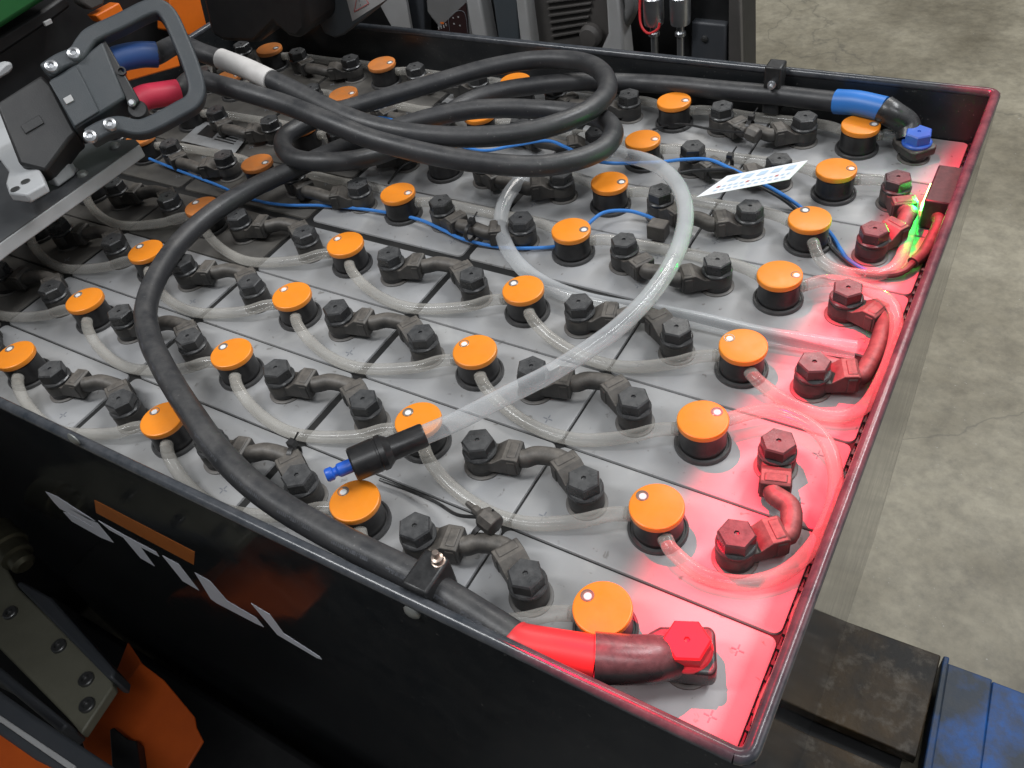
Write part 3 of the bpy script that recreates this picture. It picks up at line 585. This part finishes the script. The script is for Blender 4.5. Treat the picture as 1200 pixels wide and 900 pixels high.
# paper tag standing on the wires
tz = [onz(816, 231, 42), onz(925, 210, 42), onz(944, 184, 48), onz(852, 206, 48)]
tz[2] = tz[3]+(tz[1]-tz[0])*((tz[2]-tz[3]).length/(tz[1]-tz[0]).length)
nrm = (tz[1]-tz[0]).cross(tz[3]-tz[0]).normalized()
if nrm.z < 0: nrm = -nrm
pt = empty('paper_tag', tz[0], 'white paper tag with pale blue print lying tilted on the wires', 'tag')
part(MB().prism(tz, nrm*-0.5), 'tag_sheet', 'paper', pt)
def on_tag(s, t, off=.3): return tz[0].lerp(tz[1], s).lerp(tz[3].lerp(tz[2], s), t)+nrm*off
def blot(s0, t0, s1, t1, mname, name='print'): part(MB().prism([on_tag(s0, t0), on_tag(s1, t0), on_tag(s1, t1), on_tag(s0, t1)], nrm*.1), name, mname, pt)
for k in range(5): blot(.13+k*.17, .62, .23+k*.17, .84, 'ink_blue')
for k in range(13): blot(.10+k*.066, .34, .135+k*.066, .42, 'ink_blue' if k % 5 else 'ink_red')
for k in range(11): blot(.12+k*.075, .16, .165+k*.075, .22, 'ink_blue')
# printed label lying on a far cell
lz = [onz(u, v, 4) for u, v in ((238, 142), (292, 158), (275, 180), (212, 165))]
lb = empty('cell_label', lz[0], 'white printed label sheet, painted grey as shaded, lying on the cells under the cables', 'label')
part(MB().prism(lz, (0, 0, 0.4)), 'sheet', 'label_shaded', lb)
def on_l(s, t): return lz[0].lerp(lz[1], s).lerp(lz[3].lerp(lz[2], s), t)+V((0, 0, .5))
part(MB().prism([on_l(.15, .1), on_l(.45, .1), on_l(.45, .6), on_l(.15, .6)], (0, 0, .1)), 'print', 'seal_black', lb)
for k in range(5): part(MB().prism([on_l(.5, .1+k*.12), on_l(.88, .1+k*.12), on_l(.88, .15+k*.12), on_l(.5, .15+k*.12)], (0, 0, .1)), 'print', 'seal_black', lb)

# ---------------------------------------------------------------- charging connector on its bracket
ch = empty('charging_connector', onp(110, 110, CQ, CN), 'dark grey charging connector with a handle, red and blue cable sleeves plugged in', 'connector')
def cprism(L, top, thick, name, mname, bevel=1.5): return part(MB().prism(cpix(L, top), -CN*thick), name, mname, ch, bevel)
cprism([(58, 96), (90, 76), (108, 60), (121, 50), (148, 116), (120, 134), (88, 153)], 4, 46, 'housing', 'housing_grey', 2.5)
cprism([(59, 99), (91, 80), (118, 133), (89, 151)], 6, 6, 'front_cover', 'housing_grey', 1)
cprism([(-8, 118), (46, 84), (58, 96), (88, 153), (80, 160), (52, 198), (20, 190)], -6, 42, 'plug_body', 'housing_dark', 3)
cprism([(22, 145), (44, 132), (50, 142), (28, 155)], -4.5, 4, 'rib', 'housing_dark', .8)
cprism([(118, 52), (124, 48), (164, 118), (156, 128), (148, 118)], 2, 40, 'cable_gland', 'seal_black', 1.5)
cprism([(76, 119), (85, 114), (89, 121), (80, 126)], 7.5, 3, 'latch_window', 'panel_light', .5)
# handle: flat band loop, tube-like
hp = [(54, 86), (72, 74), (90, 66), (100, 52), (110, 42), (140, 28), (172, 12), (187, 10), (199, 20), (211, 45), (225, 80), (231, 105), (226, 120), (210, 130), (180, 146), (162, 151), (140, 147), (122, 152), (104, 162)]
hb = MB(); HP = catmull(cpix(hp, 6), 5); nn = len(HP)
for i, p in enumerate(HP):
    t = (HP[min(i+1, nn-1)]-HP[max(i-1, 0)]).normalized(); s_ = t.cross(CN).normalized(); wv = 8.5
    hb.v += [tuple(p+s_*wv), tuple(p-s_*wv), tuple(p-s_*wv-CN*18), tuple(p+s_*wv-CN*18)]
for i in range(nn-1):
    for k in range(4): hb.f.append((i*4+k, i*4+(k+1) % 4, (i+1)*4+(k+1) % 4, (i+1)*4+k)); hb.sm.append(False)
hb.f += [(3, 2, 1, 0), tuple((nn-1)*4+k for k in range(4))]; hb.sm += [False, False]
part(hb, 'handle', 'housing_grey', ch, 3, 3)
for u, v in ((63, 82), (89, 67), (108, 163), (131, 149)):
    p = cpix([(u, v)], 6)[0]; part(MB().lathe([(7, 0), (7, 1.5), (5.8, 3.8), (3.4, 4.8), (2.6, 4.2), (2.2, 2.5)], p, CN, 20), 'screw', 'steel_zinc', ch)
p = cpix([(155, 122)], 2)[0]; part(MB().lathe([(4, 0), (4, 1.5), (2.5, 3.2)], p, CN, 14), 'screw', 'steel_zinc', ch)
p = cpix([(160, 126)], -8)[0]; part(MB().lathe([(10, -14), (10, 3), (8.5, 5)], p, CN, 20), 'hinge_boss', 'seal_black', ch)
p = cpix([(143, 85)], 3)[0]; part(MB().lathe([(4.6, -3), (4.6, 1.5), (3, 1.5), (3, -2)], p, CN, 16, caps=False), 'eyelet', 'seal_black', ch)
part(MB().tube(bl, 13.2, 20, 6), 'blue_sleeve', 'sleeve_navy', ch)
part(MB().tube(rd, 12.8, 20, 6), 'red_sleeve', 'sleeve_rose', ch)
# bracket plate under the connector
br = empty('mounting_bracket', onz(40, 220, 95), 'pale grey steel bracket plate carrying the charging connector over the cells', 'bracket')
pl = [onz(u, v, 96) for u, v in ((163, 168), (158, 163), (60, 170), (-60, 210), (-60, 330), (0, 283))]
part(MB().prism(pl, (0, 0, -1)), 'plate_top', 'bracket_top', br)
part(MB().prism([p+V((0, 0, -1.0)) for p in pl], (0, 0, -15)), 'plate_edge', 'bracket_paint', br, 1.5)
for u, v in ((135, 172), (85, 201), (97, 205)):
    p = onz(u, v, 96); part(MB().lathe([(6, 0), (6, 1), (4.5, 3.5), (2, 4.5)], p, (0, 0, 1), 16), 'rivet', 'steel_dull', br)
def bprism(L, z, th, name, mname, bevel=1.5): return part(MB().prism([onz(u, v, z) for u, v in L], (0, 0, -th)), name, mname, br, bevel)
bprism([(-20, 118), (2, 130), (30, 178), (47, 200), (53, 215), (30, 228), (10, 226), (6, 215), (10, 200), (-20, 160)], 128, 10, 'hook_plate', 'bracket_paint', 2)
for u, v in ((18, 222), (30, 213)): p = onz(u, v, 128.2); part(MB().lathe([(4.5, 0), (4.5, .8), (2, .8)], p, (0, 0, 1), 16), 'hole_ring', 'screw_dark', br)
bprism([(50, 203), (72, 186), (82, 184), (80, 192), (60, 206)], 112, 14, 'tongue', 'bracket_paint', 2)

# ---------------------------------------------------------------- truck body around the far left end
tk = empty('forklift_truck', (-400, 500, -800), 'dark forklift body with orange panels standing over the end of the tray', 'forklift')
def xprism(L, x, th, name, mname, bevel=2): return part(MB().prism([onx(u, v, x) for u, v in L], (-th, 0, 0)), name, mname, tk, bevel)
def yprism(L, y, th, name, mname, bevel=2, par=None): return part(MB().prism([ony(u, v, y) for u, v in L], (0, th, 0)), name, mname, par or tk, bevel)
part(MB().box((-1100, -300, -700), (-230, 1300, 560)), 'chassis', 'truck_black', tk, 10)
xprism([(198, -30), (228, -30), (247, 48), (200, 36)], -175, 30, 'orange_panel', 'truck_orange')
xprism([(112, 18), (140, 3), (148, 18), (120, 27)], -150, 20, 'orange_panel', 'truck_orange')
xprism([(138, 66), (170, 56), (206, 56), (212, 78), (150, 96)], 20, 12, 'orange_panel', 'truck_orange')
xprism([(-80, -60), (60, -60), (72, -8), (50, 4), (0, 36), (-80, 60)], -160, 60, 'green_cover', 'green_cover', 8)
xprism([(-80, 64), (0, 42), (52, 10), (76, -6), (84, 8), (60, 26), (0, 66), (-80, 96)], -190, 40, 'cover_edge', 'truck_black', 4)
xprism([(92, -20), (128, -20), (122, 6), (108, 12), (96, 4)], -150, 20, 'rod_bracket', 'panel_brown', 3)
xprism([(-20, 92), (-5, 84), (6, 74), (14, 72), (17, 80), (12, 86), (-5, 96), (-20, 104)], -60, 12, 'lever', 'bracket_paint', 3)
xprism([(52, 26), (60, 22), (62, 27), (54, 31)], -150, 4, 'pin', 'panel_light', .5)
# moulded black guard above the far cells
yprism([(228, -40), (352, -40), (358, 20), (360, 36), (350, 47), (338, 44), (322, 30), (300, 52), (262, 50), (246, 40)], 540, 70, 'moulded_guard', 'truck_black', 8)
# slate panel with the warning label
yprism([(352, -40), (520, -60), (440, 12), (402, 42), (392, 45), (380, 40), (366, 12)], 600, 10, 'slate_panel', 'panel_slate', 3)
lp = empty('warning_label', ony(420, 10, 599), 'white warning label with a thin red triangle on the slate panel', 'label')
lab = [ony(u, v, 599.4) for u, v in ((400, -24), (470, -24), (452, 0), (413, 25))]
part(MB().prism(lab, (0, .4, 0)), 'sheet', 'panel_light', lp)
tri = [ony(u, v, 599) for u, v in ((415, 14), (432, 4), (420, -14))]
for k in range(3):
    a, b = tri[k], tri[(k+1) % 3]; part(MB().tube([a, b], .5, 6, smooth_path=False), 'triangle_line', 'ink_red', lp)
part(MB().tube([ony(421, 2, 599), ony(420, -6, 599)], .5, 6, smooth_path=False), 'exclamation_stroke', 'ink_grey', lp); part(MB().tube([ony(422.5, 6.5, 599), ony(422, 5, 599)], .6, 6, smooth_path=False), 'exclamation_dot', 'ink_grey', lp)
# shade blocks added outside the picture: they keep the light off the lower corner
part(MB().box((-900, -700, 300), (40, 20, 360)), 'shade_block', 'truck_grey', tk, 10)
part(MB().box((-900, -700, 240), (360, -160, 298)), 'shade_block', 'truck_grey', tk, 10)
part(MB().box((-1000, -300, 300), (-850, 1300, 640)), 'cover_support', 'truck_grey', tk, 10)

# ---------------------------------------------------------------- machine standing behind the tray
mc = empty('parked_machine', (300, 900, -800), 'grey machine with ribbed side panels parked behind the tray', 'machine')
def mprism(L, y, th, name, mname, bevel=2): return yprism(L, y, th, name, mname, bevel, mc)
part(MB().box((-230, 860, -790), (540, 900, 300)), 'body', 'truck_black', mc, 8)
mprism([(440, -30), (470, -30), (490, 80), (470, 80), (458, 30), (446, 8)], 800, 6, 'strip', 'panel_light', 1)
mprism([(478, -30), (495, -30), (500, 80), (482, 80)], 815, 20, 'post', 'truck_grey')
mprism([(496, -30), (552, -30), (556, 80), (520, 80), (512, 30), (500, 15)], 790, 25, 'side_shield', 'panel_grey', 4)
mprism([(541, -30), (556, -30), (580, 90), (560, 90)], 780, 30, 'post', 'panel_light', 4)
mprism([(573, -30), (604, -30), (612, 90), (590, 90)], 785, 25, 'slate_side', 'panel_slate', 3)
mprism([(601, -30), (612, -30), (628, 90), (614, 90)], 778, 30, 'post', 'panel_light', 3)
mprism([(612, -30), (712, -30), (722, 90), (626, 90)], 800, 20, 'recessed_panel', 'panel_brown', 3)
for k in range(6):
    mprism([(640+1.2*k, 2+8*k), (694-1.5*k, -5+8*k), (694-1.5*k, -2.5+8*k), (640+1.2*k, 4.5+8*k)], 796, 5, 'rib', 'panel_brown', .5)
mprism([(708, -30), (722, -30), (735, 90), (690, 90), (712, 40)], 776, 30, 'panel_frame', 'panel_light', 4)
p = ony(694, 40, 792); part(MB().lathe([(16, 0), (16, 8), (12, 14), (4, 15)], p, (0, -1, 0), 24), 'knob', 'panel_brown', mc)
sk = [ony(u, v, 788.5) for u, v in ((546, 3), (551, 60), (520, 60), (511, 36))]
part(MB().prism(sk, (0, 1, 0)), 'brown_sticker', 'sticker_brown', mc)
ol = [ony(u, v, 787.8) for u, v in ((527, 36), (526, 22), (533, 14), (542, 13), (546, 20), (548, 38))]
part(MB().tube(ol, .35, 6, 5), 'sticker_outline', 'ink_grey', mc)
for u, v in ((531, 21), (537, 20), (532, 28), (539, 30)):
    a = ony(u, v, 787.9); part(MB().box((a.x-1.1, a.y, a.z-1.1), (a.x+1.1, a.y+.3, a.z+1.1)), 'sticker_symbol', 'panel_light', mc)
for k, (u, v) in enumerate(((514, 33), (517, 32), (520, 31), (522.5, 29))):
    a = ony(u, v, 787.9); part(MB().box((a.x-.9, a.y, a.z-2.2), (a.x+.9, a.y+.3, a.z+2.2)), 'sticker_letter', 'panel_light', mc)
a = ony(518, 27, 787.9); part(MB().box((a.x-3, a.y, a.z-1.2), (a.x+3, a.y+.3, a.z+1.2)), 'sticker_bar', 'truck_orange', mc)
# hydraulic couplings
for k, u in enumerate((765.5, 796)):
    base = ony(u+1.5, 52, 760); top = V((base.x, base.y, base.z+110)); ax_ = V((0, 0, 1))
    h = empty('hydraulic_coupling', base, ['shiny hydraulic coupling with a red safety loop behind the tray', 'shiny hydraulic coupling without a loop behind the tray'][k], 'coupling', 'hydraulic couplings')
    part(MB().lathe([(4.5, -40), (4.5, 10), (7, 12), (7, 16), (5, 18), (5, 24), (12, 27), (13, 34), (13, 60), (11.5, 62), (11.5, 66), (13, 68), (13, 110)], base, ax_, 24), 'coupling_body', 'steel_zinc', h)
    if k == 0:
        part(MB().tube([base+V((-14, -4, 70)), base+V((-15, -8, 48)), base+V((-11, -14, 30)), base+V((0, -17, 22)), base+V((11, -14, 27)), base+V((13, -12, 34))], 1.6, 10, 6), 'red_loop', 'sleeve_red', h)
part(MB().tube([ony(736, -20, 790), ony(740, 8, 790), ony(733, 24, 795)], 9, 14, 6), 'grey_hose', 'panel_grey', mc)
# black steel column at the end of the machine
sc = empty('steel_column', ony(840, 60, 770), 'black steel end column with a box recess behind the tray', 'column')
yprism([(800, -30), (866, -30), (868, 100), (800, 90)], 775, 60, 'web', 'truck_black', 2, sc)
yprism([(810, 25), (851, 29), (850, 90), (809, 84)], 765, 14, 'box_cover', 'truck_grey', 3, sc)
yprism([(854, -30), (866, -30), (869, 100), (853, 98)], 766, 10, 'flange', 'panel_brown', 1.5, sc)
p = ony(826, 45, 765); part(MB().lathe([(4, 0), (4, 2), (2, 3)], p, (0, -1, 0), 14), 'bolt', 'screw_dark', sc)

# ---------------------------------------------------------------- truck parts in front of the lettered wall
bk = empty('chassis_bracket', onz(60, 760, -330), 'khaki steel bracket plate with socket screws below the lettered wall', 'bracket')
def kz(L, z, th, name, mname, bevel=2, par=None): return part(MB().prism([onz(u, v, z) for u, v in L], (0, 0, -th)), name, mname, par or bk, bevel)
kz([(-60, 640), (0, 652), (20, 688), (45, 712), (130, 795), (132, 805), (95, 860), (78, 840), (-60, 700)], -300, 14, 'plate', 'plate_khaki', 2)
kz([(18, 684), (25, 680), (60, 700), (134, 785), (132, 796), (125, 794)], -290, 40, 'side_rail', 'truck_grey', 3)
kz([(-60, 740), (0, 782), (80, 848), (70, 858), (0, 800), (-60, 770)], -285, 40, 'side_rail', 'truck_grey', 3)
for u, v in ((13, 719), (70, 758), (102, 797), (103, 827)):
    p = onz(u, v, -300); part(MB().lathe([(8.5, 0), (8.5, 3.5), (7.5, 4.5), (4.5, 4.5), (4.2, 1)], p, (0, 0, 1), 20), 'screw', 'screw_dark', bk)
hy = empty('hydraulic_fitting', onz(20, 650, -270), 'dull brass hydraulic fitting beside the khaki bracket plate', 'fitting')
a0 = onz(-6, 622, -262); a1 = onz(46, 682, -285)
part(MB().lathe([(20, 0), (20, 22), (23, 24), (23, 34), (19, 36), (19, 52), (14, 54), (14, 66), (9, 70)], a0, (a1-a0), 24), 'fitting_body', 'fitting_olive', hy)
og = empty('orange_cover', onz(170, 820, -400), 'folded orange sheet metal cover below the lettered wall', 'cover')
f1 = [onz(u, v, -400) for u, v in ((96, 868), (166, 777), (192, 797), (228, 840), (230, 852), (238, 868), (210, 915), (110, 915))]
part(MB().prism(f1, (0, 0, -4)), 'flat_sheet', 'truck_orange_shaded', og, 1)
f2 = [onz(166, 777, -400), onz(96, 868, -400), onz(75, 880, -445), onz(134, 795, -440), onz(150, 752, -420)]
part(MB().prism(f2, (0, 0, -4)), 'folded_sheet', 'truck_orange_shaded', og, 1)
kz([(128, 855), (133, 852), (150, 866), (160, 868), (166, 915), (132, 915)], -380, 20, 'black_lug', 'truck_black', 1.5)
st = empty('step_panel', onz(40, 860, -250), 'grey step edge with a pale trim line beside the khaki bracket plate', 'step')
kz([(-60, 760), (0, 810), (40, 838), (135, 900), (120, 930), (40, 890), (-60, 820)], -240, 10, 'edge', 'truck_grey', 4, st)
kz([(-60, 815), (0, 838), (88, 897), (84, 904), (0, 846), (-60, 825)], -237, 6, 'trim', 'panel_light', 1, st)
kz([(-60, 830), (0, 850), (80, 905), (60, 960), (-60, 920)], -243, 10, 'red_panel', 'truck_orange_shaded', 2, st)
lr = tag(MB().box((-230, -760, -800), (890, -75, -600)).build('lower_frame', 'truck_black', bevel=10), 'black lower truck frame under the orange cover', 'frame')

# ---------------------------------------------------------------- pallet and blue deck beside the tray
pa = empty('steel_pallet', onz(1030, 800, -738), 'worn rusty steel pallet deck carrying the tray', 'pallet')
d1 = [onz(u, v, -736) for u, v in ((1103, 768), (1074, 888), (960, 843), (990, 732))]
d1 = [d1[0], d1[1], d1[2]+V((-260, 0, 0)), d1[3]+V((-260, 0, 0))]
part(MB().prism(d1, (0, 0, -24)), 'deck_plate', 'rust_plate', pa, 2)
d2 = [onz(u, v, -736) for u, v in ((1068, 912), (955, 868))]
d2 = [d2[0], d2[0]+V((20, -330, 0)), d2[1]+V((-260, -330, 0)), d2[1]+V((-260, 0, 0))]
part(MB().prism(d2, (0, 0, -24)), 'deck_plate', 'rust_plate', pa, 2)
part(MB().box((640, -200, -800), (1035, 500, -775)), 'runner', 'truck_black', pa)
for yb_ in (-150, 150, 420): part(MB().box((700, yb_, -775), (900, yb_+60, -760)), 'bearer', 'truck_black', pa)
bd = empty('blue_deck', onz(1150, 850, -750), 'scuffed blue steel deck with a raised edge beside the rusty pallet', 'deck')
def bz(L, z, th, name): return part(MB().prism([onz(u, v, z) for u, v in L], (0, 0, -th)), name, 'blue_paint', bd, 2)
bz([(1106, 768), (1113, 770), (1090, 915), (1079, 915)], -728, 60, 'raised_edge')
bz([(1111, 777), (1163, 796), (1148, 915), (1088, 915)], -750, 30, 'deck_plate')
bz([(1163, 798), (1300, 850), (1300, 960), (1146, 920)], -757, 30, 'deck_plate')
